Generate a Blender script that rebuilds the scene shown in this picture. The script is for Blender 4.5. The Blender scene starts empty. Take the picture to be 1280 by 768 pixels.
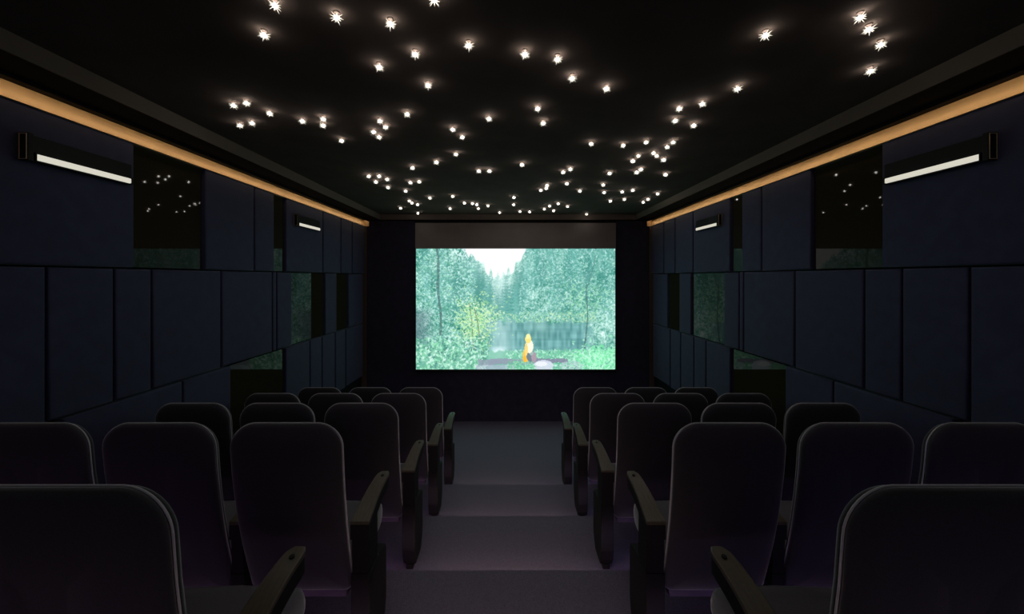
# Private cinema room: stepped rows of seats, padded walls, star ceiling, projection screen.
import bpy, bmesh, math, random
import numpy as np
from mathutils import Vector
random.seed(7)
C = bpy.context.scene.collection
CAM_Z = 2.545          # camera height above the lowest floor
WX = 2.50              # half width between the panel faces
FAR = 6.64             # distance of the screen wall
BACK = -2.6            # rear wall
CEIL = CAM_Z + 1.092
SOFF = CAM_Z + 1.0
STARS = [
 (-0.916, 1.479, 'large star light at the top edge, above another at far upper left', None),
 (-1.077, 1.66, 'large star light, lower of the two stars at far upper left of the ceiling', None),
 (-0.705, 1.547, 'large lone star light just right of the far upper left pair', None),
 (-0.496, 1.586, 'large star light next left of the one cut by the top edge', None),
 (-0.284, 1.449, 'large star light cut by the top edge of the photo, left of centre', None),
 (-0.181, 1.734, 'lone large star light just left of the ceiling centre line near the top', None),
 (-0.445, 1.803, 'large star light, middle one of a falling line of three left of centre', None),
 (-0.655, 1.912, 'large star light, leftmost of three left of the ceiling centre', None),
 (-0.446, 2.095, 'star light, lowest of the three large ones left of the ceiling centre', None),
 (0.081, 1.803, 'star light, first from the left in the chain of four right of centre', None),
 (0.243, 1.842, 'star light, second from the left in the chain of four right of centre', None),
 (0.344, 2.02, 'star light, third from the left in the chain of four right of centre', None),
 (0.558, 2.131, 'star light, last and lowest in the chain of four right of centre', None),
 (1.137, 1.66, 'lone large star light in empty ceiling left of the far upper right four', None),
 (1.449, 1.547, 'large star light, topmost of the four in a row at far upper right', None),
 (1.557, 1.622, 'large star light, second from the top of the four at far upper right', None),
 (1.713, 1.728, 'large star light, third from the top of the four at far upper right', None),
 (1.879, 1.949, 'large star light, lowest of the four at far upper right', None),
 (1.301, 2.131, 'star light, upper right end of the line of three climbing from the right cluster', None),
 (1.198, 2.318, 'star light, middle of the line of three climbing from the right cluster', None),
 (1.085, 2.383, 'star light, lower left end of the line of three climbing from the right cluster', None),
 (1.141, 2.566, 'small star light directly under the lower end of the right-hand climbing line', None),
 (1.307, 2.647, 'small star light to the right of and below the right-hand climbing line', None),
 (-1.707, 2.339, 'small star light, upper left of the square of four by the left soffit', None),
 (-1.605, 2.307, 'small star light, upper right of the square of four by the left soffit', None),
 (-1.887, 2.647, 'small star light, lower left of the square of four by the left soffit', None),
 (-1.774, 2.606, 'small star light, lower right of the square of four by the left soffit', None),
 (-1.555, 2.453, 'small star light just right of the square of four by the left soffit', None),
 (-1.407, 2.572, 'small star light midway between the left square of four and the stacked pair', None),
 (-1.248, 2.54, 'small star light, upper one of the close stacked pair left of centre', None),
 (-1.301, 2.647, 'small star light, lower one of the close stacked pair left of centre', None),
 (-1.302, 2.941, 'lone small star light below and right of the close stacked pair', None),
 (-0.661, 2.465, 'small star light above right of the tight cluster of four left of centre', None),
 (-0.876, 2.572, 'small star light, topmost of the tight cluster of four left of centre', None),
 (-0.871, 2.675, 'small star light, rightmost of the tight cluster of four left of centre', None),
 (-0.988, 2.763, 'small star light, leftmost of the tight cluster of four left of centre', None),
 (-0.982, 2.866, 'small star light, lowest of the tight cluster of four left of centre', None),
 (-0.399, 2.718, 'small star light, upper of three bunched left of the centre line', None),
 (-0.348, 2.866, 'small star light, middle of three bunched left of the centre line', None),
 (-0.452, 3.266, 'small star light, lowest of three bunched left of the centre line', None),
 (-0.129, 2.534, 'lone small star light on the ceiling centre line', None),
 (0.188, 2.383, 'small star light, upper of the close pair right of the centre line', None),
 (0.244, 2.606, 'small star light, lower of the close pair right of the centre line', None),
 (0.666, 3.011, 'small star light alone, left of the right-hand cluster', None),
 (0.934, 3.048, 'small star light, second from the left above the right-hand cluster', None),
 (-0.665, 3.492, 'lone small star light up and left of the level pair near the centre', None),
 (-0.293, 3.781, 'small star light, left one of the level pair above the screen', None),
 (-0.187, 3.781, 'small star light, right one of the level pair above the screen', None),
 (0.133, 3.567, 'lone small star light above the middle of the screen', None),
 (-0.932, 3.671, 'small star light topmost over the left corner of the screen', None),
 (1.093, 2.976, 'tiny star light in the crowded cluster beside the right soffit', 'right-hand cluster of small stars'),
 (1.307, 2.976, 'tiny star light in the crowded cluster beside the right soffit', 'right-hand cluster of small stars'),
 (1.306, 3.085, 'tiny star light in the crowded cluster beside the right soffit', 'right-hand cluster of small stars'),
 (1.252, 3.234, 'tiny star light in the crowded cluster beside the right soffit', 'right-hand cluster of small stars'),
 (1.309, 3.309, 'tiny star light in the crowded cluster beside the right soffit', 'right-hand cluster of small stars'),
 (1.416, 3.421, 'tiny star light in the crowded cluster beside the right soffit', 'right-hand cluster of small stars'),
 (1.147, 3.309, 'tiny star light in the crowded cluster beside the right soffit', 'right-hand cluster of small stars'),
 (1.147, 3.456, 'tiny star light in the crowded cluster beside the right soffit', 'right-hand cluster of small stars'),
 (1.316, 3.725, 'tiny star light in the crowded cluster beside the right soffit', 'right-hand cluster of small stars'),
 (1.311, 3.827, 'tiny star light in the crowded cluster beside the right soffit', 'right-hand cluster of small stars'),
 (1.64, 3.914, 'tiny star light in the crowded cluster beside the right soffit', 'right-hand cluster of small stars'),
 (1.045, 3.868, 'tiny star light in the loose band over the right end of the screen', 'star band over the right corner of the screen'),
 (1.101, 4.347, 'tiny star light in the loose band over the right end of the screen', 'star band over the right corner of the screen'),
 (1.212, 4.735, 'tiny star light in the loose band over the right end of the screen', 'star band over the right corner of the screen'),
 (0.89, 4.656, 'tiny star light in the loose band over the right end of the screen', 'star band over the right corner of the screen'),
 (1.428, 4.7, 'tiny star light in the loose band over the right end of the screen', 'star band over the right corner of the screen'),
 (1.531, 4.614, 'tiny star light in the loose band over the right end of the screen', 'star band over the right corner of the screen'),
 (1.595, 5.153, 'tiny star light in the loose band over the right end of the screen', 'star band over the right corner of the screen'),
 (1.436, 5.271, 'tiny star light in the loose band over the right end of the screen', 'star band over the right corner of the screen'),
 (1.915, 4.812, 'tiny star light in the loose band over the right end of the screen', 'star band over the right corner of the screen'),
 (1.919, 5.153, 'tiny star light in the loose band over the right end of the screen', 'star band over the right corner of the screen'),
 (1.924, 5.35, 'tiny star light in the loose band over the right end of the screen', 'star band over the right corner of the screen'),
 (0.616, 3.714, 'tiny star light in the small triangle right of the screen centre', 'star triangle right of the screen centre'),
 (0.561, 3.824, 'tiny star light in the small triangle right of the screen centre', 'star triangle right of the screen centre'),
 (0.671, 4.287, 'tiny star light in the small triangle right of the screen centre', 'star triangle right of the screen centre'),
 (0.454, 4.373, 'tiny star light in the close knot of three above the screen', 'star knot above the screen'),
 (0.459, 4.514, 'tiny star light in the close knot of three above the screen', 'star knot above the screen'),
 (0.402, 4.614, 'tiny star light in the close knot of three above the screen', 'star knot above the screen'),
 (0.078, 5.029, 'tiny star light in the farthest row above the right half of the screen', 'far row of stars right of centre'),
 (0.082, 5.526, 'tiny star light in the farthest row above the right half of the screen', 'far row of stars right of centre'),
 (0.195, 6.103, 'tiny star light in the farthest row above the right half of the screen', 'far row of stars right of centre'),
 (0.352, 6.133, 'tiny star light in the farthest row above the right half of the screen', 'far row of stars right of centre'),
 (0.568, 5.889, 'tiny star light in the farthest row above the right half of the screen', 'far row of stars right of centre'),
 (0.623, 5.632, 'tiny star light in the farthest row above the right half of the screen', 'far row of stars right of centre'),
 (0.728, 5.449, 'tiny star light in the farthest row above the right half of the screen', 'far row of stars right of centre'),
 (0.733, 6.044, 'tiny star light in the farthest row above the right half of the screen', 'far row of stars right of centre'),
 (0.897, 5.67, 'tiny star light in the farthest row above the right half of the screen', 'far row of stars right of centre'),
 (1.331, 6.366, 'tiny star light in the farthest row above the right half of the screen', 'far row of stars right of centre'),
 (-0.73, 4.964, 'tiny star light in the farthest row above the left half of the screen', 'far row of stars left of centre'),
 (-0.901, 5.848, 'tiny star light in the farthest row above the left half of the screen', 'far row of stars left of centre'),
 (-0.625, 5.408, 'tiny star light in the farthest row above the left half of the screen', 'far row of stars left of centre'),
 (-0.515, 5.449, 'tiny star light in the farthest row above the left half of the screen', 'far row of stars left of centre'),
 (-0.459, 5.526, 'tiny star light in the farthest row above the left half of the screen', 'far row of stars left of centre'),
 (-0.46, 5.848, 'tiny star light in the farthest row above the left half of the screen', 'far row of stars left of centre'),
 (-0.299, 5.619, 'tiny star light in the farthest row above the left half of the screen', 'far row of stars left of centre'),
 (-0.138, 6.193, 'tiny star light in the farthest row above the left half of the screen', 'far row of stars left of centre'),
 (-1.472, 3.975, 'tiny star light in the cluster of five near the far left soffit', 'star cluster by the far left soffit'),
 (-1.362, 3.975, 'tiny star light in the cluster of five near the far left soffit', 'star cluster by the far left soffit'),
 (-1.479, 4.212, 'tiny star light in the cluster of five near the far left soffit', 'star cluster by the far left soffit'),
 (-1.318, 4.102, 'tiny star light in the cluster of five near the far left soffit', 'star cluster by the far left soffit'),
 (-1.427, 4.47, 'tiny star light in the cluster of five near the far left soffit', 'star cluster by the far left soffit'),
 (-1.102, 4.244, 'tiny star light in the string hanging over the left end of the screen', 'star string over the left corner of the screen'),
 (-0.993, 4.205, 'tiny star light in the string hanging over the left end of the screen', 'star string over the left corner of the screen'),
 (-1.268, 4.656, 'tiny star light in the string hanging over the left end of the screen', 'star string over the left corner of the screen'),
 (-1.379, 5.26, 'tiny star light in the string hanging over the left end of the screen', 'star string over the left corner of the screen'),
 (-1.381, 5.408, 'tiny star light in the string hanging over the left end of the screen', 'star string over the left corner of the screen'),
 (-1.329, 5.526, 'tiny star light in the string hanging over the left end of the screen', 'star string over the left corner of the screen'),
 (-1.052, 5.064, 'tiny star light in the string hanging over the left end of the screen', 'star string over the left corner of the screen'),
 (-1.661, 5.814, 'tiny star light in the string hanging over the left end of the screen', 'star string over the left corner of the screen'),
 (-1.502, 6.271, 'tiny star light in the string hanging over the left end of the screen', 'star string over the left corner of the screen'),
]
UPPER = [('P', 1.218, 1.686), ('P', 1.696, 2.519), ('M', 2.527, 3.1), ('P', 3.108, 3.707), ('P', 3.718, 4.024), ('M', 4.031, 4.227), ('P', 4.242, 5.076), ('P', 5.098, 5.622), ('P', 5.649, 6.026), ('P', 6.057, 6.564)]
MIDDLE = [('P', 1.135, 1.653), ('P', 1.662, 2.038), ('P', 2.045, 2.388), ('P', 2.396, 2.64), ('P', 2.649, 3.278), ('P', 3.291, 3.99), ('P', 4.003, 4.066), ('P', 4.08, 4.352), ('M', 4.36, 5.142), ('P', 5.154, 5.491), ('M', 5.504, 5.89), ('P', 5.905, 6.492)]
LOWER = [('P', 2.117, 2.891), ('P', 2.901, 3.396), ('M', 3.406, 4.234), ('P', 4.242, 4.747), ('P', 4.767, 5.054), ('P', 5.076, 5.44), ('P', 5.465, 5.788), ('P', 5.817, 6.492)]

# ------------------------------------------------------------ materials
def nodes_of(m):
    m.use_nodes = True
    nt = m.node_tree
    return nt, nt.nodes, nt.links

def mat(name, col, rough=0.6, spec=0.5, sheen=0.0, metal=0.0, coat=0.0, noise=0.0, scale=60.0, bump=0.0,
        sheen_rough=0.35, ior=1.5, stretch=(1, 1, 1)):
    m = bpy.data.materials.new(name)
    nt, N, L = nodes_of(m)
    b = N['Principled BSDF']
    b.inputs['Base Color'].default_value = (*col, 1)
    b.inputs['Roughness'].default_value = rough
    b.inputs['Specular IOR Level'].default_value = spec
    b.inputs['Metallic'].default_value = metal
    b.inputs['IOR'].default_value = ior
    b.inputs['Sheen Weight'].default_value = sheen
    b.inputs['Sheen Roughness'].default_value = sheen_rough
    b.inputs['Coat Weight'].default_value = coat
    if noise or bump:
        tc = N.new('ShaderNodeTexCoord'); mp = N.new('ShaderNodeMapping')
        mp.inputs['Scale'].default_value = stretch
        L.new(tc.outputs['Object'], mp.inputs['Vector'])
        nz = N.new('ShaderNodeTexNoise')
        nz.inputs['Scale'].default_value = scale; nz.inputs['Detail'].default_value = 3
        L.new(mp.outputs['Vector'], nz.inputs['Vector'])
        if noise:
            cr = N.new('ShaderNodeValToRGB')
            a, z = 1 - noise, 1 + noise
            cr.color_ramp.elements[0].color = (*[c * a for c in col], 1)
            cr.color_ramp.elements[1].color = (*[min(1, c * z) for c in col], 1)
            cr.color_ramp.elements[0].position = 0.35; cr.color_ramp.elements[1].position = 0.65
            L.new(nz.outputs['Fac'], cr.inputs['Fac'])
            L.new(cr.outputs['Color'], b.inputs['Base Color'])
        if bump:
            bp = N.new('ShaderNodeBump'); bp.inputs['Strength'].default_value = bump
            bp.inputs['Distance'].default_value = 0.002
            L.new(nz.outputs['Fac'], bp.inputs['Height'])
            L.new(bp.outputs['Normal'], b.inputs['Normal'])
    return m

def glow(name, col, strength):
    m = bpy.data.materials.new(name)
    nt, N, L = nodes_of(m)
    N.remove(N['Principled BSDF'])
    e = N.new('ShaderNodeEmission')
    e.inputs['Color'].default_value = (*col, 1); e.inputs['Strength'].default_value = strength
    L.new(e.outputs[0], N['Material Output'].inputs['Surface'])
    return m

M = {
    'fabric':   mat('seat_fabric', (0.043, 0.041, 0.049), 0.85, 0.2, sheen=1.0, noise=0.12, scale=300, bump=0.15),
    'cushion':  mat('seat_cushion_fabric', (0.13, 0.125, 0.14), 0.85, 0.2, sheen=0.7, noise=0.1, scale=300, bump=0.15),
    'highlight_piping':   mat('seat_highlight_piping', (0.62, 0.60, 0.63), 0.7, 0.3, sheen=0.8),
    'pan':      mat('seat_pan', (0.05, 0.035, 0.06), 0.5, 0.4),
    'black':    mat('black_plastic', (0.010, 0.0095, 0.009), 0.6, 0.18, noise=0.1, scale=80),
    'arm_wood': mat('dark_olive_wood', (0.085, 0.070, 0.042), 0.42, 0.5, noise=0.18, scale=18, stretch=(8, 1, 1)),
    'panel':    mat('navy_panel_fabric', (0.038, 0.041, 0.086), 0.8, 0.25, sheen=0.25, noise=0.08, scale=12, bump=0.1),
    'glass':    mat('black_mirror_glass', (0.024, 0.021, 0.012), 0.02, 0.5, ior=1.18),
    'wall':     mat('dark_wall_paint', (0.010, 0.010, 0.014), 0.8, 0.2, noise=0.1, scale=5),
    'front':    mat('screen_wall_fabric', (0.034, 0.031, 0.050), 0.9, 0.15, noise=0.12, scale=8),
    'ceiling':  mat('black_brown_ceiling', (0.105, 0.078, 0.064), 0.95, 0.05, noise=0.08, scale=4),
    'soffit':   mat('black_soffit', (0.010, 0.009, 0.008), 0.9, 0.1),
    'fascia':   mat('grey_brown_fascia', (0.14, 0.112, 0.090), 0.8, 0.1),
    'carpet':   mat('grey_carpet', (0.165, 0.143, 0.195), 0.95, 0.1, noise=0.18, scale=160, bump=0.4),
    'gold':     mat('gold_cove_trim', (0.70, 0.50, 0.30), 0.42, 0.5, metal=0.35, noise=0.06, scale=6),
    'bronze':   mat('dark_bronze_trim', (0.11, 0.08, 0.052), 0.5, 0.5, metal=0.3),
    'brass':    mat('brass_edge', (0.80, 0.66, 0.42), 0.4, 0.5, metal=0.5),
    'drop':     mat('screen_drop_beam_glow', (0.21, 0.18, 0.16), 0.85, 0.1, noise=0.06, scale=4),  # lifted brown tone stands in for projector glow on the drop
    'led_gold': glow('cove_led', (1.0, 0.68, 0.36), 6.8),
    'led_warm': glow('aisle_step_led', (1.0, 0.74, 0.64), 19),
    'led_lilac': glow('row_step_led', (0.60, 0.42, 1.0), 9.5),
    'led_pink': glow('row_step_led_pink', (0.85, 0.46, 0.95), 8.5),
    'lamp':     glow('wall_lamp_diffuser', (1.0, 0.96, 0.81), 0.68),
    'star':     glow('star_crystal', (1.0, 0.94, 0.88), 42.0),
    'ray':      glow('star_glare_rays', (1.0, 0.90, 0.74), 2.4),
}

# ------------------------------------------------------------ mesh helpers
def link(name, me, m, parent=None, smooth=False):
    o = bpy.data.objects.new(name, me)
    C.objects.link(o)
    if m is not None: me.materials.append(m)
    if parent is not None: o.parent = parent
    if smooth:
        for p in me.polygons: p.use_smooth = True
    return o

def obj(name, bm, m, parent=None, smooth=False, auto=None):
    me = bpy.data.meshes.new(name)
    bmesh.ops.recalc_face_normals(bm, faces=bm.faces)
    bm.to_mesh(me); bm.free()
    o = link(name, me, m, parent, smooth)
    if auto is not None:
        me.set_sharp_from_angle(angle=math.radians(auto))
    return o

def box(bm, x0, x1, y0, y1, z0, z1, bev=0.0, seg=2):
    ps = [(x, y, z) for x in (x0, x1) for y in (y0, y1) for z in (z0, z1)]
    v = [bm.verts.new(p) for p in ps]
    fs = [bm.faces.new([v[i] for i in f]) for f in
          ((0, 1, 3, 2), (4, 6, 7, 5), (0, 4, 5, 1), (2, 3, 7, 6), (0, 2, 6, 4), (1, 5, 7, 3))]
    if bev:
        es = {e for f in fs for e in f.edges}
        bmesh.ops.bevel(bm, geom=list(es), offset=bev, segments=seg, profile=0.5, affect='EDGES')
    return v

def prism_x(bm, poly, x0, x1, bev=0.0, seg=2, f=None):
    """extrude a (y, z) polygon from x0 to x1"""
    a = [bm.verts.new((x0, y, z)) for y, z in poly]
    b = [bm.verts.new((x1, y, z)) for y, z in poly]
    fs = [bm.faces.new(a), bm.faces.new(b[::-1])]
    n = len(poly)
    for i in range(n):
        fs.append(bm.faces.new((a[i], b[i], b[(i + 1) % n], a[(i + 1) % n])))
    if bev:
        es = {e for q in fs for e in q.edges}
        bmesh.ops.bevel(bm, geom=list(es), offset=bev, segments=seg, profile=0.5, affect='EDGES')

def prism_y(bm, poly, y0, y1):
    """extrude an (x, z) polygon from y0 to y1"""
    a = [bm.verts.new((x, y0, z)) for x, z in poly]
    b = [bm.verts.new((x, y1, z)) for x, z in poly]
    bm.faces.new(a); bm.faces.new(b[::-1])
    n = len(poly)
    for i in range(n):
        bm.faces.new((a[i], b[i], b[(i + 1) % n], a[(i + 1) % n]))

def struct(name, bm, m, smooth=False):
    o = obj(name, bm, m, None, smooth); o['kind'] = 'structure'
    return o

def tag(o, label, cat, group=None):
    o['label'] = label; o['category'] = cat
    if group: o['group'] = group
    return o

def empty(name, loc, rz=0.0):
    o = bpy.data.objects.new(name, None); C.objects.link(o)
    o.empty_display_size = 0.1
    o.location = loc; o.rotation_euler = (0, 0, rz)
    return o

def children(o):
    return [c for c in C.objects if c.parent == o]

def copy_tree(o, parent=None):
    c = o.copy(); C.objects.link(c)
    if parent is not None: c.parent = parent
    for ch in children(o): copy_tree(ch, c)
    return c

# ------------------------------------------------------------ the room
NOSE = [(-1.95, 1.13), (-1.064, 1.32), (-0.178, 1.525), (0.708, 1.73), (1.594, 1.93), (2.48, 2.135), (3.366, 2.34), (4.252, 2.545)]
# (distance of a nosing, drop of the tread BEYOND it below the camera)
def tread_z(y):
    z = CAM_Z - 0.93
    for d, h in NOSE:
        if y > d: z = CAM_Z - h
    return z

bm = bmesh.new()
top = [(BACK, CAM_Z - 0.93)]
prev = CAM_Z - 0.93
for d, h in NOSE:
    z = CAM_Z - h
    top += [(d - 0.004, prev), (d, prev - 0.004), (d, prev - 0.022), (d - 0.028, prev - 0.028), (d - 0.028, z)]
    prev = z
top += [(FAR + 0.1, 0.0)]
poly = top + [(FAR + 0.1, -0.12), (BACK, -0.12)]
prism_x(bm, poly, -2.62, 2.62)
struct('floor', bm, M['carpet'])

# LED profiles tucked under each nosing
k = 0
for d, h in NOSE[2:]:
    zt = tread_z(d - 0.01)
    for x0, x1, mm in ((-0.62, 0.62, 'led_warm'), (-2.44, -0.68, 'led_pink'), (0.68, 2.44, 'led_lilac')):
        k += 1
        bm = bmesh.new(); box(bm, x0, x1, d - 0.028, d - 0.019, zt - 0.046, zt - 0.033)
        struct('trim_%d' % k, bm, M[mm])

for name, s in (('wall_left', -1), ('wall_right', 1)):
    bm = bmesh.new()
    xs = sorted((s * 2.565, s * 2.68)); box(bm, xs[0], xs[1], BACK - 0.1, FAR + 0.1, -0.12, CEIL + 0.1)
    struct(name, bm, M['wall'])
bm = bmesh.new(); box(bm, -2.565, 2.565, FAR, FAR + 0.12, -0.12, CEIL + 0.1); struct('wall_front', bm, M['front'])
bm = bmesh.new(); box(bm, -2.565, 2.565, BACK - 0.12, BACK, -0.12, CEIL + 0.1); struct('wall_back', bm, M['front'])
bm = bmesh.new(); box(bm, -2.565, 2.565, BACK, FAR, CEIL, CEIL + 0.1); struct('ceiling', bm, M['ceiling'])
# lowered border around the star tray: soffit boards and their lighter inner faces
for s in (-1, 1):
    k += 1
    xs = sorted((s * 2.22, s * 2.565)); bm = bmesh.new(); box(bm, xs[0], xs[1], BACK, FAR, SOFF, CEIL)
    struct('trim_%d' % k, bm, M['soffit'])
    k += 1
    xs = sorted((s * 2.212, s * 2.22)); bm = bmesh.new(); box(bm, xs[0], xs[1], BACK, FAR - 0.14, SOFF - 0.001, CEIL)
    struct('trim_%d' % k, bm, M['fascia'])
k += 1
bm = bmesh.new(); box(bm, -2.22, 2.22, FAR - 0.132, FAR, SOFF, CEIL); struct('trim_%d' % k, bm, M['soffit'])
k += 1
bm = bmesh.new(); box(bm, -2.212, 2.212, FAR - 0.14, FAR - 0.132, SOFF - 0.001, CEIL); struct('trim_%d' % k, bm, M['fascia'])
# vertical bronze corner profiles beside the screen wall
for s in (-1, 1):
    k += 1
    xs = sorted((s * 2.486, s * 2.565)); bm = bmesh.new(); box(bm, xs[0], xs[1], FAR - 0.05, FAR - 0.02, 0.0, CAM_Z + 0.9, 0.004)
    struct('trim_%d' % k, bm, M['bronze'])

# gold light cove along each side wall: curved gold trough, hanging lip, LED strip
for s, side in ((-1, 'left'), (1, 'right')):
    r = empty('light_cove', (s * 2.5, 0, CAM_Z + 0.9))
    tag(r, 'long gold light cove glowing above the %s wall panels under the black soffit' % side, 'cove light', None)
    bm = bmesh.new()
    inner = [(2.494, -0.002), (2.500, 0.012), (2.506, 0.030), (2.514, 0.052), (2.526, 0.075), (2.540, 0.0985)]
    poly = [(s * (x - 2.5), z) for x, z in inner] + [(s * 0.063, 0.0985), (s * 0.063, -0.002)]
    prism_y(bm, poly, BACK, FAR - 0.06)
    obj('gold_trough', bm, M['gold'], r, True, 30)
    bm = bmesh.new(); xs = sorted((s * -0.066, s * -0.056)); box(bm, xs[0], xs[1], BACK, FAR - 0.06, 0.080, 0.0995)
    obj('lip', bm, M['soffit'], r)
    bm = bmesh.new(); xs = sorted((s * -0.056, s * -0.050)); box(bm, xs[0], xs[1], BACK, FAR - 0.07, 0.0865, 0.098)
    obj('led_strip', bm, M['led_gold'], r)
    bm = bmesh.new(); xs = sorted((s * -0.066, s * 0.06)); box(bm, xs[0], xs[1], FAR - 0.06, FAR - 0.052, -0.004, 0.0995)
    obj('end_cap', bm, M['gold'], r)

# ------------------------------------------------------------ wall panels
def padded(name, y0, y1, z0, z1, s):
    """upholstered panel: boxed edge, rounded shoulder, slightly domed face (towards the room)"""
    bm = bmesh.new()
    cy, cz = (y0 + y1) / 2, (z0 + z1) / 2
    hy, hz = (y1 - y0) / 2, (z1 - z0) / 2
    rr = min(0.013, hy * 0.45)
    rings = [(0.0, 0.0625), (0.0, rr * 0.9)]
    for i in range(1, 5):
        a = i / 4 * math.pi / 2
        rings.append((rr * (1 - math.cos(a)), rr * 0.9 * (1 - math.sin(a)) + 0.001))
    rings.append((min(rr * 2.2, hy * 0.8), 0.0))
    vs = []
    for ins, dx in rings:
        a, b = hy - ins, hz - ins
        vs.append([bm.verts.new((s * dx, py, pz)) for py, pz in ((-a, -b), (a, -b), (a, b), (-a, b))])
    for p, q in zip(vs, vs[1:]):
        for i in range(4): bm.faces.new((p[i], p[(i + 1) % 4], q[(i + 1) % 4], q[i]))
    bm.faces.new(vs[-1]); bm.faces.new(vs[0][::-1])
    o = obj(name, bm, M['panel'], None, True, 50)
    o.location = (s * WX, cy, cz)
    return o

def ordinal(n): return ['first', 'second', 'third', 'fourth', 'fifth', 'sixth', 'seventh', 'eighth', 'ninth', 'tenth', 'eleventh'][n]

ROWS = (('upper', UPPER, CAM_Z + 0.067, CAM_Z + 0.897),
        ('middle', MIDDLE, CAM_Z - 0.785, CAM_Z + 0.055),
        ('lower', LOWER, CAM_Z - 1.69, CAM_Z - 0.80))
for s, side in ((-1, 'left'), (1, 'right')):
    for row, items, z0, z1 in ROWS:
        pads = [i for i in items if i[0] == 'P']; glas = [i for i in items if i[0] == 'M']
        for it in items:
            kind, y0, y1 = it
            if row == 'upper' and y0 < 1.5: y0, y1 = (y0, y1)
            g = 0.006
            if kind == 'P':
                n = len(pads) - 1 - pads.index(it)
                zz0 = z0
                if row == 'lower': zz0 = max(z0, tread_z(y0) + 0.02)
                o = padded('padded_panel', y0 + g * 0.4, y1 - g * 0.4, zz0, z1, s)
                where = 'nearest the screen' if n == 0 else '%s from the screen' % ordinal(n)
                extra = ''
                if row == 'upper' and abs(y1 - 2.519) < 0.02: extra = 'behind the large near wall lamp'
                if row == 'upper' and abs(y1 - 5.076) < 0.03: extra = 'behind the smaller far wall lamp'
                tag(o, 'navy padded panel, %s wall, %s row, %s' % (side, row, extra or where), 'wall panel',
                    'padded panels on the %s wall' % side)
            else:
                bm = bmesh.new()
                box(bm, -0.012, 0.012, -(y1 - y0) / 2, (y1 - y0) / 2, -(z1 - z0) / 2, (z1 - z0) / 2, 0.002, 1)
                o = obj('mirror_panel', bm, M['glass']); o.location = (s * (WX + 0.04), (y0 + y1) / 2, (z0 + z1) / 2)
                n = glas.index(it)
                if len(glas) == 1: w_ = ''
                else: w_ = ', the %s one' % ('broad near' if n == 0 else 'narrow far')
                tag(o, 'glossy black mirror panel between padded panels, %s wall %s row%s' % (side, row, w_), 'mirror',
                    'black mirrors on the %s wall' % side)

# ------------------------------------------------------------ wall lamps
def wall_lamp(s):
    r = empty('wall_lamp', (s * WX, 0, CAM_Z))
    def X(a, b): return sorted((-s * a, -s * b))
    bm = bmesh.new(); x = X(0.0, 0.034); box(bm, *x, 0.012, 0.533, 0.605, 0.738, 0.003); obj('back_box', bm, M['black'], r)
    bm = bmesh.new(); x = X(0.0, 0.047); box(bm, *x, -0.012, 0.014, 0.600, 0.744, 0.003); obj('end_block', bm, M['black'], r)
    bm = bmesh.new()          # thin brass outline on the block's end face
    for (xa, xb, z0, z1) in ((0.003, 0.006, 0.606, 0.738), (0.0405, 0.043, 0.606, 0.738), (0.003, 0.043, 0.606, 0.6085), (0.003, 0.043, 0.7355, 0.738)):
        x = X(xa, xb); box(bm, *x, -0.0145, -0.011, z0, z1)
    obj('brass_outline', bm, M['brass'], r)
    bm = bmesh.new(); x = X(0.008, 0.044); box(bm, *x, 0.030, 0.523, 0.613, 0.645, 0.006, 3)
    t = obj('light_tube', bm, M['lamp'], r)
    for y0 in (0.022, 0.523):
        bm = bmesh.new(); x = X(0.006, 0.045); box(bm, *x, y0, y0 + 0.008, 0.607, 0.651, 0.002); obj('tube_cap', bm, M['black'], t)
    return r
for s, side in ((-1, 'left'), (1, 'right')):
    a = wall_lamp(s); a.location.y = 1.932
    tag(a, 'large near wall lamp on the %s wall, black bar with a lit white tube' % side, 'wall lamp', 'picture-light wall lamps')
    b = copy_tree(a); b.location.y = 4.40
    tag(b, 'far wall lamp on the %s wall near the screen, black bar with lit tube' % side, 'wall lamp', 'picture-light wall lamps')

# ------------------------------------------------------------ star lights
def star_mesh(r):
    bm = bmesh.new()
    bmesh.ops.create_icosphere(bm, subdivisions=1, radius=r)
    me = bpy.data.meshes.new('crystal'); bm.to_mesh(me); bm.free(); me.materials.append(M['star'])
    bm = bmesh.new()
    # glowing needles shaped as lens glare, on the lower hemisphere and around the rim
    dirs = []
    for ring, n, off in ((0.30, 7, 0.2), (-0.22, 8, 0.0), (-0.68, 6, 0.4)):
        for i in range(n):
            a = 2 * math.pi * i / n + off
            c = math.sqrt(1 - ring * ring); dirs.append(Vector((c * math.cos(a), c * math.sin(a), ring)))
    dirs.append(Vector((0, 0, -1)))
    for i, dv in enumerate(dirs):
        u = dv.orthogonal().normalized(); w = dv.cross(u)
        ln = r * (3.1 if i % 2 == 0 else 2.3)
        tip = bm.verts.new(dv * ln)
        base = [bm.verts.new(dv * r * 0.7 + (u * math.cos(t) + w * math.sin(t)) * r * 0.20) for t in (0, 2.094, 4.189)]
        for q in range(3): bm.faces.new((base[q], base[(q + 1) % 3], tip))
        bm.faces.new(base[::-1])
    m2 = bpy.data.meshes.new('glare_rays'); bm.to_mesh(m2); bm.free(); m2.materials.append(M['ray'])
    bm = bmesh.new()
    bmesh.ops.create_cone(bm, cap_ends=True, segments=16, radius1=r * 1.2, radius2=r * 1.5, depth=0.004)
    m3 = bpy.data.meshes.new('ceiling_rose'); bm.to_mesh(m3); bm.free(); m3.materials.append(M['ceiling'])
    return me, m2, m3
star_spot = bpy.data.lights.new('star_downlight', 'SPOT')      # each star throws its light down into the room
star_spot.energy = 0.42; star_spot.color = (1.0, 0.95, 0.93); star_spot.spot_size = math.radians(164); star_spot.spot_blend = 0.5
star_spot.shadow_soft_size = 0.004
big, small = star_mesh(0.0095), star_mesh(0.0112)
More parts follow.
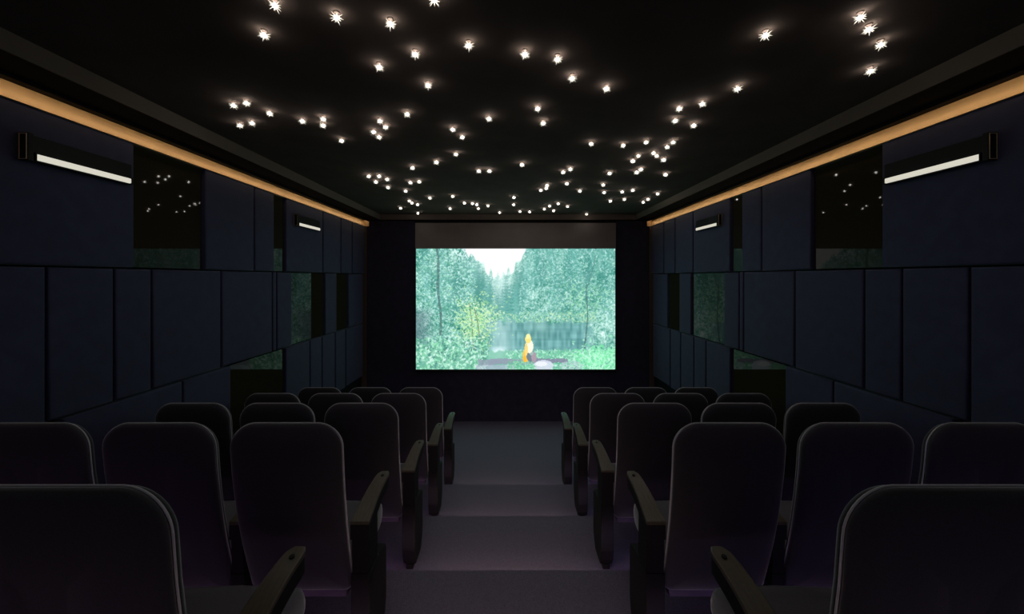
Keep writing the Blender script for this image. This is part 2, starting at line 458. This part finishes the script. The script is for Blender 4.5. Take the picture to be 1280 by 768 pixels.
for i, (x, y, lab, grp) in enumerate(STARS):
    meshes = big if y < 3.4 else small
    rr = 0.0088 if y < 3.4 else 0.0115
    z = CAM_Z + 1.070
    o = empty('star_light', (x, y, z), random.uniform(0, 6.28))
    tag(o, lab, 'ceiling light', grp or 'star lights in the ceiling')
    c = bpy.data.objects.new('crystal', meshes[0]); C.objects.link(c); c.parent = o
    t = bpy.data.objects.new('glare_rays', meshes[1]); C.objects.link(t); t.parent = o
    q = bpy.data.objects.new('downlight', star_spot); C.objects.link(q); q.parent = o; q.location.z = -rr * 1.02
    d = bpy.data.objects.new('ceiling_rose', meshes[2]); C.objects.link(d); d.parent = o; d.location.z = CEIL - z - 0.002

# ------------------------------------------------------------ projection screen
def vnoise(h, w, cy, cx, rng):
    g = rng.random((cy + 2, cx + 2))
    y = np.linspace(0, cy, h, endpoint=False); x = np.linspace(0, cx, w, endpoint=False)
    yi, xi = y.astype(int), x.astype(int); fy, fx = (y - yi)[:, None], (x - xi)[None, :]
    fy = fy * fy * (3 - 2 * fy); fx = fx * fx * (3 - 2 * fx)
    a = g[yi][:, xi]; b = g[yi][:, xi + 1]; c = g[yi + 1][:, xi]; d = g[yi + 1][:, xi + 1]
    return (a * (1 - fx) + b * fx) * (1 - fy) + (c * (1 - fx) + d * fx) * fy

def paint_forest(W, H):
    rng = np.random.default_rng(11)
    V, U = np.mgrid[0:H, 0:W]; U = (U + 0.5) / W; V = (V + 0.5) / H
    img = np.zeros((H, W, 3))
    def blend(mask, col):
        m = np.clip(mask, 0, 1)[..., None]; img[:] = img * (1 - m) + np.array(col, float) * m
    def sm(a, b, t):
        t = np.clip((t - a) / (b - a), 0, 1); return t * t * (3 - 2 * t)
    def ell(cu, cv, a, b, col, al=1.0): blend((((U - cu) / a) ** 2 + ((V - cv) / b) ** 2 < 1) * al, col)
    n1 = vnoise(H, W, 8, 12, rng); n2 = vnoise(H, W, 30, 48, rng); n3 = vnoise(H, W, 110, 180, rng); vs = vnoise(H, W, 14, 90, rng)
    img[:] = (140, 186, 176)
    img += ((n1 - .5) * 50 + (n2 - .5) * 50 + (n3 - .5) * 70 + (vs - .5) * 34)[..., None] * np.array([1.15, .85, .9])
    blend(sm(.55, .75, U) * sm(.62, .2, V) * .32, (104, 160, 152))
    blend(np.exp(-((U - .43) / .06) ** 2) * sm(.12, .3, V) * sm(.62, .4, V) * .7, (190, 216, 214))
    firs = []
    for i in range(110):
        u = rng.uniform(.02, .98)
        if .31 < u < .52: v0 = .26 + rng.uniform(0, .16) - .25 * (abs(u - .42) / .1) ** 1.2 * .6
        else: v0 = rng.uniform(-.25, .3)
        firs.append((v0, u))
    firs.sort()
    for v0, u in firs:
        L = rng.uniform(.25, .42); t = (V - v0) / L
        wd = (.003 + .028 * t) * (1 + .5 * np.sign(np.sin(t * 80 + u * 50)))
        mk = (np.abs(U - u + (n3 - .5) * .012) < wd) & (t > 0) & (t < 1)
        k = rng.uniform(-26, 22)
        blend(mk * .42 * sm(1.0, .55, t), (112 + k, 166 + k, 160 + k))
    def leaves(n, u0, u1, v0, v1, cols, s0, s1, al, gauss=False):
        for i in range(n):
            if gauss: u, v = rng.normal((u0 + u1) / 2, (u1 - u0) / 4), rng.normal((v0 + v1) / 2, (v1 - v0) / 4)
            else: u, v = rng.uniform(u0, u1), rng.uniform(v0, v1)
            a, b = rng.uniform(s0, s1), rng.uniform(s0, s1) * .8
            x0, x1 = int(max(0, (u - a) * W)), int(min(W, (u + a) * W + 1)); y0, y1 = int(max(0, (v - b * 1.7) * H)), int(min(H, (v + b * 1.7) * H + 1))
            if x1 <= x0 or y1 <= y0: continue
            th = rng.uniform(0, 3.14); du = (U[y0:y1, x0:x1] - u); dv = (V[y0:y1, x0:x1] - v) * .6
            p = du * math.cos(th) + dv * math.sin(th); q = -du * math.sin(th) + dv * math.cos(th)
            m = (((p / a) ** 2 + (q / (b * .5)) ** 2) < 1)[..., None] * al
            c = np.array(cols[rng.integers(len(cols))], float)
            img[y0:y1, x0:x1] = img[y0:y1, x0:x1] * (1 - m) + c * m
    G1 = [(160, 214, 190), (190, 232, 218), (120, 172, 150), (95, 142, 136), (212, 240, 236)]
    G2 = [(165, 214, 204), (100, 155, 148), (130, 184, 174), (205, 232, 230)]
    leaves(1700, -.02, .30, -.02, .75, G1, .003, .010, .5)
    leaves(2200, .52, 1.02, -.02, .6, G2, .003, .009, .45)
    leaves(500, .70, 1.0, .25, .60, [(150, 205, 170), (185, 228, 200), (95, 150, 138)], .004, .011, .45, True)
    blend(sm(.12, .0, U) * sm(.46, .56, V) * sm(.88, .7, V) * .6, (100, 118, 128))
    # sky wedge with jagged tree line and its bright haze
    line = np.where(U < .415, (U - .255) / .16 * .20, (.56 - U) / .145 * .22)
    jag = (vnoise(1, W, 1, 80, rng)[0] - .5) * .11 + (vnoise(1, W, 1, 28, rng)[0] - .5) * .08
    line = line + jag[None, :] + .03
    blend(np.exp(-((U - .41) / .13) ** 2 - ((V - .05) / .22) ** 2) * .45, (238, 246, 246))
    blend(sm(-.012, .012, line - V) * sm(.22, .26, U) * sm(.56, .54, U) * .97, (252, 253, 254))
    blend(sm(.16, .0, V) * sm(.13, .25, U) * sm(.33, .25, U) * (n3 > .5) * .75, (232, 244, 247))
    # lake
    lk = sm(.57, .63, V + (n2 - .5) * .06) * sm(.86, .83, V) * sm(.30, .40, U + (n2 - .5) * .05) * sm(.92, .82, U + (n2 - .5) * .06)
    hs = vnoise(H, W, 60, 10, rng)
    blend(lk, (122, 166, 166)); img += (lk * ((hs - .5) * 14 + (vs - .5) * 34))[..., None]
    blend(lk * np.exp(-((U - .43) / .05) ** 2) * .5, (198, 222, 222))
    blend(lk * np.exp(-((U - .62) / .06) ** 2) * .3 * sm(.78, .6, V), (178, 208, 198))
    leaves(420, .33, .90, .53, .61, [(170, 212, 178), (150, 200, 175), (200, 222, 190), (130, 182, 165)], .003, .010, .55)
    # yellow-green bush
    leaves(1100, .20, .40, .40, .82, [(188, 222, 165), (205, 234, 180), (155, 205, 155), (222, 240, 205)], .003, .009, .55, True)
    for a, b, v0, v1, w_, col in ((.105, .125, 0, .72, .006, (96, 116, 118)), (.29, .35, .5, .92, .003, (120, 138, 115)), (.265, .30, .45, .9, .0025, (130, 148, 122)),
                                  (.86, .855, .3, .75, .0035, (98, 124, 124)), (.855, .84, .75, .92, .004, (92, 116, 116)), (.90, .865, .05, .32, .0025, (104, 140, 136))):
        t = np.clip((V - v0) / (v1 - v0), 0, 1)
        blend((np.abs(U - (a + (b - a) * t + .004 * np.sin(V * 14))) < w_) * ((V >= v0) & (V <= v1)) * .7 * (.6 + .4 * (n3 > .4)), col)
    blend(np.exp(-((U - .415) / .035) ** 2) * sm(.79, .86, V) * sm(.93, .9, V) * .95, (232, 244, 250))
    bank = sm(.83, .87, V + (n2 - .5) * .06 + .05 * sm(.3, .1, U) + .03 * sm(.85, 1, U))
    blend(bank * .8, (130, 184, 164))
    leaves(900, -.02, .36, .74, 1.05, [(175, 224, 200), (115, 172, 148), (150, 210, 176), (95, 142, 134), (212, 238, 228)], .005, .014, .6)
    leaves(900, .45, 1, .84, 1.02, [(170, 224, 195), (120, 188, 158), (148, 212, 175), (200, 236, 220)], .004, .011, .6)
    leaves(500, .80, 1.06, .80, 1.04, [(130, 212, 165), (155, 226, 185), (185, 236, 208)], .006, .013, .6, True)
    blend((np.abs(V - (.935 - .02 * (U - .5) + .005 * np.sin(U * 40))) < .020 + .008 * n3) * ((U > .31) & (U < .60)) * .85 * (.75 + .25 * n2), (152, 152, 172))
    blend((np.abs(V - (.925 + .03 * (U - .6))) < .010 + .012 * n3) * ((U >= .56) & (U < .76)) * .85, (138, 138, 158))
    ell(.64, .968, .05, .045, (200, 206, 218), .9); ell(.63, .955, .03, .02, (222, 226, 234), .8)
    blend((((U - .78) / .06) ** 2 + ((V - .97) / .04) ** 2 < 1) * .6 * (n3 > .35), (182, 194, 202))
    blend(((V > .965) & (U > .3) & (U < .5)) * .55, (184, 178, 204))
    leaves(160, .46, .60, .93, 1.0, [(150, 205, 175), (120, 180, 155)], .004, .010, .7)
    # seated person in a yellow hat, pale shirt and orange skirt, seen from behind
    ell(.552, .885, .017, .055, (236, 188, 108)); ell(.575, .885, .022, .05, (124, 138, 146)); ell(.592, .90, .013, .045, (168, 156, 166))
    ell(.580, .865, .010, .02, (160, 180, 178))
    ell(.569, .81, .020, .055, (244, 236, 212)); ell(.553, .835, .008, .055, (238, 204, 136))
    ell(.563, .75, .015, .036, (242, 212, 142)); ell(.563, .728, .011, .022, (248, 224, 168)); ell(.545, .915, .008, .025, (242, 182, 84))
    img = np.clip((img - 160) * 1.34 + 166, 0, 255)
    return img / 255.0

SX0, SX1 = -1.610, 1.876
SZ0, SZ1 = CAM_Z - 1.610, CAM_Z + 0.504
SY = FAR - 0.06
scr = empty('projection_screen', ((SX0 + SX1) / 2, SY, SZ0))
tag(scr, 'wide lit projection screen showing a forest lake, hung on the dark front wall', 'projection screen')
cx = (SX0 + SX1) / 2
W_, H_ = 360, 218
pic = paint_forest(W_, H_)
lin = np.where(pic <= .04045, pic / 12.92, ((pic + .055) / 1.055) ** 2.4)
xs = np.linspace(SX0 - cx, SX1 - cx, W_ + 1); zs = np.linspace(SZ1 - SZ0, 0, H_ + 1)
gx, gz = np.meshgrid(xs, zs)
vco = np.stack([gx, np.full_like(gx, 0.0), gz], -1).reshape(-1, 3)
idx = np.arange((H_ + 1) * (W_ + 1)).reshape(H_ + 1, W_ + 1)
quads = np.stack([idx[:-1, :-1], idx[1:, :-1], idx[1:, 1:], idx[:-1, 1:]], -1).reshape(-1, 4)
me = bpy.data.meshes.new('picture')
me.from_pydata(vco.tolist(), [], quads.tolist())
ca = me.color_attributes.new('picture', 'FLOAT_COLOR', 'CORNER')
cols = np.ones((len(quads), 4, 4), np.float32); cols[..., :3] = lin.reshape(-1, 1, 3)
ca.data.foreach_set('color', cols.reshape(-1))
pm = bpy.data.materials.new('projected_forest_picture')
nt, N, L = nodes_of(pm); N.remove(N['Principled BSDF'])
at = N.new('ShaderNodeVertexColor'); at.layer_name = 'picture'
em = N.new('ShaderNodeEmission'); em.inputs['Strength'].default_value = 1.0
L.new(at.outputs['Color'], em.inputs['Color']); L.new(em.outputs[0], N['Material Output'].inputs['Surface'])
link('picture', me, pm, scr)
w2 = (SX1 - SX0) / 2; hh = SZ1 - SZ0
bm = bmesh.new(); box(bm, -w2 - 0.006, w2 + 0.006, 0.003, 0.02, -0.03, hh + 0.004); obj('screen_cloth', bm, M['black'], scr)
bm = bmesh.new(); box(bm, -w2 - 0.006, w2 + 0.006, -0.004, 0.024, -0.055, -0.010, 0.008, 3); obj('bottom_bar', bm, M['black'], scr)
bm = bmesh.new(); box(bm, -w2 - 0.012, w2 + 0.012, -0.006, 0.02, hh + 0.004, SOFF - SZ0 - 0.045, 0.002); obj('beam_glow_drop', bm, M['drop'], scr)  # panel coloured to carry the beam glow above the picture
bm = bmesh.new(); box(bm, -w2 - 0.014, w2 + 0.014, -0.014, 0.05, SOFF - SZ0 - 0.045, SOFF - SZ0 - 0.002, 0.004); obj('roller_housing', bm, M['soffit'], scr)

# ------------------------------------------------------------ cinema seats
def rounded_outline(hw, z0, z1, rt, rb, taper, n=10):
    """closed outline (x, z), rounded rectangle, bottom half-width reduced by taper"""
    pts = []
    def arc(cx, cz, r, a0):
        for i in range(n + 1):
            a = a0 + (math.pi / 2) * i / n
            pts.append((cx + r * math.cos(a), cz + r * math.sin(a)))
    arc(hw - rt, z1 - rt, rt, 0); arc(-hw + rt, z1 - rt, rt, math.pi / 2)
    m = 6
    for i in range(1, m): pts.append((-hw, z1 - rt + (z0 + rb - z1 + rt) * i / m))
    arc(-hw + rb, z0 + rb, rb, math.pi); arc(hw - rb, z0 + rb, rb, 1.5 * math.pi)
    for i in range(1, m): pts.append((hw, z0 + rb + (z1 - rt - z0 - rb) * i / m))
    H = z1 - z0
    return [(x * (1 - taper * (1 - (z - z0) / H) ** 1.5), z) for x, z in pts]

BZ0, BZ1 = 0.36, 1.25
def lean(z):
    t = 1 - (z - BZ0) / (BZ1 - BZ0)          # 0 at the top, 1 at the bottom
    return 0.16 * max(0.0, t) ** 1.8

def slab(bm, rings, hw, z0, z1, rt, rb, taper, f, crown_top=0.0):
    """stack of inset outlines (inset, y) closed with a filled domed cap at each end"""
    vs = []
    for ins, y in rings:
        o = rounded_outline(hw - ins, z0 + ins, z1 - ins, max(rt - ins, 0.012), max(rb - ins, 0.012), taper)
        vs.append([bm.verts.new((x, y + f(z), z + crown_top * (1 - (x / hw) ** 2) * max(0, (z - 0.5)))) for x, z in o])
    n = len(vs[0])
    for p, q in zip(vs, vs[1:]):
        for i in range(n): bm.faces.new((p[i], p[(i + 1) % n], q[(i + 1) % n], q[i]))
    for ring in (vs[0], vs[-1]):            # cap by strips left to right so it follows the lean
        k_ = bm.verts.new(sum((v.co for v in ring), Vector()) / n)
        for i in range(n): bm.faces.new((ring[i], ring[(i + 1) % n], k_))

def arm(parent, xo, xi, xi_tip, wall=False):
    """one armrest: outer face x=xo, inner face xi at the rear narrowing to xi_tip; black body, wood pad, hole"""
    def strip(zoff_top, thick_r, thick_f, inset):
        bm = bmesh.new(); rows = []
        K = 14
        for i in range(K + 1):
            t = i / K
            y = 0.115 + 0.34 * t
            z = 0.742 + 0.075 * math.sin(t * math.pi / 2) ** 1.15 + zoff_top
            xin = xi + (xi_tip - xi) * t ** 1.2
            xou = xo - (xo - xi) * 0.05 * math.sin(math.pi * t)
            # rounded tip
            if t > 0.86:
                q = (t - 0.86) / 0.14; sh = (1 - math.sqrt(max(0, 1 - q * q))) * 0.46
                c = (xin + xou) / 2; xin += (c - xin) * sh; xou += (c - xou) * sh
            sgn = 1 if xo > xi else -1
            th = thick_r + (thick_f - thick_r) * t
            rows.append([bm.verts.new(p) for p in ((xou - sgn * inset, y, z), (xin + sgn * inset, y, z), (xin + sgn * inset, y, z - th), (xou - sgn * inset, y, z - th))])
        for a, b in zip(rows, rows[1:]):
            for i in range(4): bm.faces.new((a[i], a[(i + 1) % 4], b[(i + 1) % 4], b[i]))
        bm.faces.new(rows[0][::-1]); bm.faces.new(rows[-1])
        return bm
    a = obj('armrest', strip(-0.016, 0.07, 0.055, 0.003), M['black'], parent)
    p = obj('arm_pad', strip(0.0, 0.017, 0.017, 0.0), M['arm_wood'], a)
    mod = p.modifiers.new('b', 'BEVEL'); mod.width = 0.004; mod.segments = 2; mod.limit_method = 'ANGLE'
    bm = bmesh.new()
    bmesh.ops.create_cone(bm, cap_ends=True, segments=16, radius1=0.0085, radius2=0.0085, depth=0.003)
    h = obj('screw_cap', bm, M['black'], a); h.location = ((xo + xi_tip) / 2 , 0.405, 0.8175)
    h.rotation_euler = (0.06, 0, 0)
    return a

def standard(parent, xo, xi):
    x0, x1 = sorted((xo, xi))
    bm = bmesh.new()
    prism_x(bm, [(0.125, 0.48), (0.118, 0.70), (0.245, 0.715), (0.250, 0.50), (0.24, 0.47), (0.15, 0.465)], x0 + 0.004, x1 - 0.004, 0.006)
    obj('arm_post', bm, M['black'], parent)
    bm = bmesh.new()
    prism_x(bm, [(0.120, 0.485), (0.250, 0.485), (0.285, 0.475), (0.362, 0.468), (0.375, 0.44), (0.375, 0.17), (0.355, 0.10),
                 (0.305, 0.035), (0.16, 0.035), (0.135, 0.08), (0.118, 0.16)], x0, x1, 0.007)
    s_ = obj('side_panel', bm, M['black'], parent)
    bm = bmesh.new(); box(bm, x0 + 0.02, x1 - 0.02, 0.15, 0.285, 0.0, 0.037, 0.006); obj('foot', bm, M['black'], s_)
    return s_

def make_seat(s, wall_arm, face=0.351):
    """s = side of the aisle-side arm in local x"""
    r = empty('cinema_seat', (0, 0, 0))
    # padded rear shell
    bm = bmesh.new()
    slab(bm, [(0.20, -0.010), (0.12, -0.009), (0.06, -0.006), (0.030, -0.001), (0.014, 0.005), (0.004, 0.013), (0.0, 0.022), (0.002, 0.030), (0.010, 0.035)],
         0.257, BZ0, BZ1, 0.110, 0.05, 0.035, lean, 0.012)
    sh = obj('backrest', bm, M['fabric'], r, True)
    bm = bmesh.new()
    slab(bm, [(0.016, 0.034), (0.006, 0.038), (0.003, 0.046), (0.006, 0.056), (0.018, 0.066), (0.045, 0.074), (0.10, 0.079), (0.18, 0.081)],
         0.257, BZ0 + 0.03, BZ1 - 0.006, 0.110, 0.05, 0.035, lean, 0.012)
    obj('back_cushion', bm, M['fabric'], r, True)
    # pale piping on the rear shell seam, its tone standing in for edge highlights
    for (ins, y, nm) in ((0.004, 0.034, 'highlight_piping'),):
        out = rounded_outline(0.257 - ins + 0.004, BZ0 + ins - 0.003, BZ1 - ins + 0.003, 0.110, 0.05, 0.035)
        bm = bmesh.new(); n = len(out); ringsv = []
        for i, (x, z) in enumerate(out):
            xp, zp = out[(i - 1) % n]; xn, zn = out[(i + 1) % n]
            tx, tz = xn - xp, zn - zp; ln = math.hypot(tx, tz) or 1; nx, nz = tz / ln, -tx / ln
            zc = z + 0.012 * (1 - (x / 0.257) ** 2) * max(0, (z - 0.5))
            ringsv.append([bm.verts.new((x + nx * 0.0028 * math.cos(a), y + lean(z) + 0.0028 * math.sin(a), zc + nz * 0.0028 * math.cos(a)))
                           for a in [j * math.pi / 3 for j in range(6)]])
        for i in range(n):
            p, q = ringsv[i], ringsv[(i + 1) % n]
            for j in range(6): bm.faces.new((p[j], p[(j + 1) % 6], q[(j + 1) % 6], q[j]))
        obj(nm, bm, M['highlight_piping'], sh, True)
    # seat cushion, folded down, soft front edge
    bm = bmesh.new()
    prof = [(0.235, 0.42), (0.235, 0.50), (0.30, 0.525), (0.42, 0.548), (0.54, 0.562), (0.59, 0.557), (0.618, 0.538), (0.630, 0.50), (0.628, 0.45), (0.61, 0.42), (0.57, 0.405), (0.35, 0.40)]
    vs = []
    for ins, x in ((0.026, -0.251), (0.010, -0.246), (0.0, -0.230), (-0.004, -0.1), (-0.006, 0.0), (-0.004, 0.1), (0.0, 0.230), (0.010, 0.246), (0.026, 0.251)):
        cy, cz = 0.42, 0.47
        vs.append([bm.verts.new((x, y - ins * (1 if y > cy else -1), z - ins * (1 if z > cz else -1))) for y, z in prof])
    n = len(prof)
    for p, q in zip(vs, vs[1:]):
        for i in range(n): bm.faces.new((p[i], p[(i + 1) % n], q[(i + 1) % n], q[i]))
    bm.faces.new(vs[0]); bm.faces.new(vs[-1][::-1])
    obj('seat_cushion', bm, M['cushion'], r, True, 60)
    bm = bmesh.new()
    prism_x(bm, [(0.16, 0.335), (0.18, 0.425), (0.56, 0.428), (0.55, 0.39), (0.45, 0.345)], -0.225, 0.225, 0.012, 3)
    obj('seat_pan', bm, M['pan'], r, False)
    arm(r, s * face, s * 0.255, s * 0.284)
    standard(r, s * face, s * 0.258)
    if wall_arm:
        arm(r, -s * 0.294, -s * 0.255, -s * 0.260)
        standard(r, -s * 0.294, -s * 0.258)
    return r

PITCH = 0.588
DROPS = {1: 1.73, 2: 1.93, 3: 2.135, 4: 2.34, 5: 2.545}
rowword = {1: 'nearest row', 2: 'second nearest row', 3: 'middle row of five', 4: 'second row from the screen', 5: 'row next to the screen'}
posword = ['beside the centre aisle', 'in mid-row', 'beside the wall']
for s, side in ((1, 'left'), (-1, 'right')):
    protos = [make_seat(s, False), make_seat(s, False, 0.327), make_seat(s, True, 0.327)]
    used = [False, False, False]
    for n in (1, 2, 3, 4, 5):
        for j in range(3):
            if n == 1 and j > 0: continue          # outside the photograph
            w = j
            o = copy_tree(protos[w]) if used[w] else protos[w]
            used[w] = True
            x = -s * (1.024 + PITCH * j)
            o.location = (x, (n - 0.07) * 0.886, CAM_Z - DROPS[n])
            tag(o, 'dark cinema seat %s, %s block, %s' % (posword[j], side, rowword[n]), 'cinema seat',
                'cinema seats of the %s block' % side)

# ------------------------------------------------------------ unseen fill light added at the rear to brighten the room
la = bpy.data.lights.new('rear_fill_light', 'AREA'); la.shape = 'RECTANGLE'; la.size = 3.6; la.size_y = 1.2
la.energy = 6.0; la.color = (0.86, 0.88, 1.0)
lo = bpy.data.objects.new('rear_fill_light', la); C.objects.link(lo)
lo.location = (0, -1.7, CEIL - 0.06); lo.rotation_euler = (math.radians(38), 0, 0)
# ------------------------------------------------------------ camera, world, view
cam = bpy.data.cameras.new('camera'); co = bpy.data.objects.new('camera', cam); C.objects.link(co)
cam.sensor_width = 36; cam.lens = 470 / 1280 * 36
cam.shift_x = 5 / 1280; cam.shift_y = -37 / 1280
cam.clip_start = 0.01
co.location = (0, 0, CAM_Z); co.rotation_euler = (math.pi / 2, 0, 0)
bpy.context.scene.camera = co
w = bpy.data.worlds.new('world'); bpy.context.scene.world = w; w.use_nodes = True
w.node_tree.nodes['Background'].inputs[0].default_value = (0, 0, 0, 1)
w.node_tree.nodes['Background'].inputs[1].default_value = 0.0
sc = bpy.context.scene
sc.view_settings.view_transform = 'Standard'
sc.view_settings.look = 'None'
sc.view_settings.gamma = 1.0
sc.view_settings.use_curve_mapping = False
sc.view_settings.exposure = 0.0
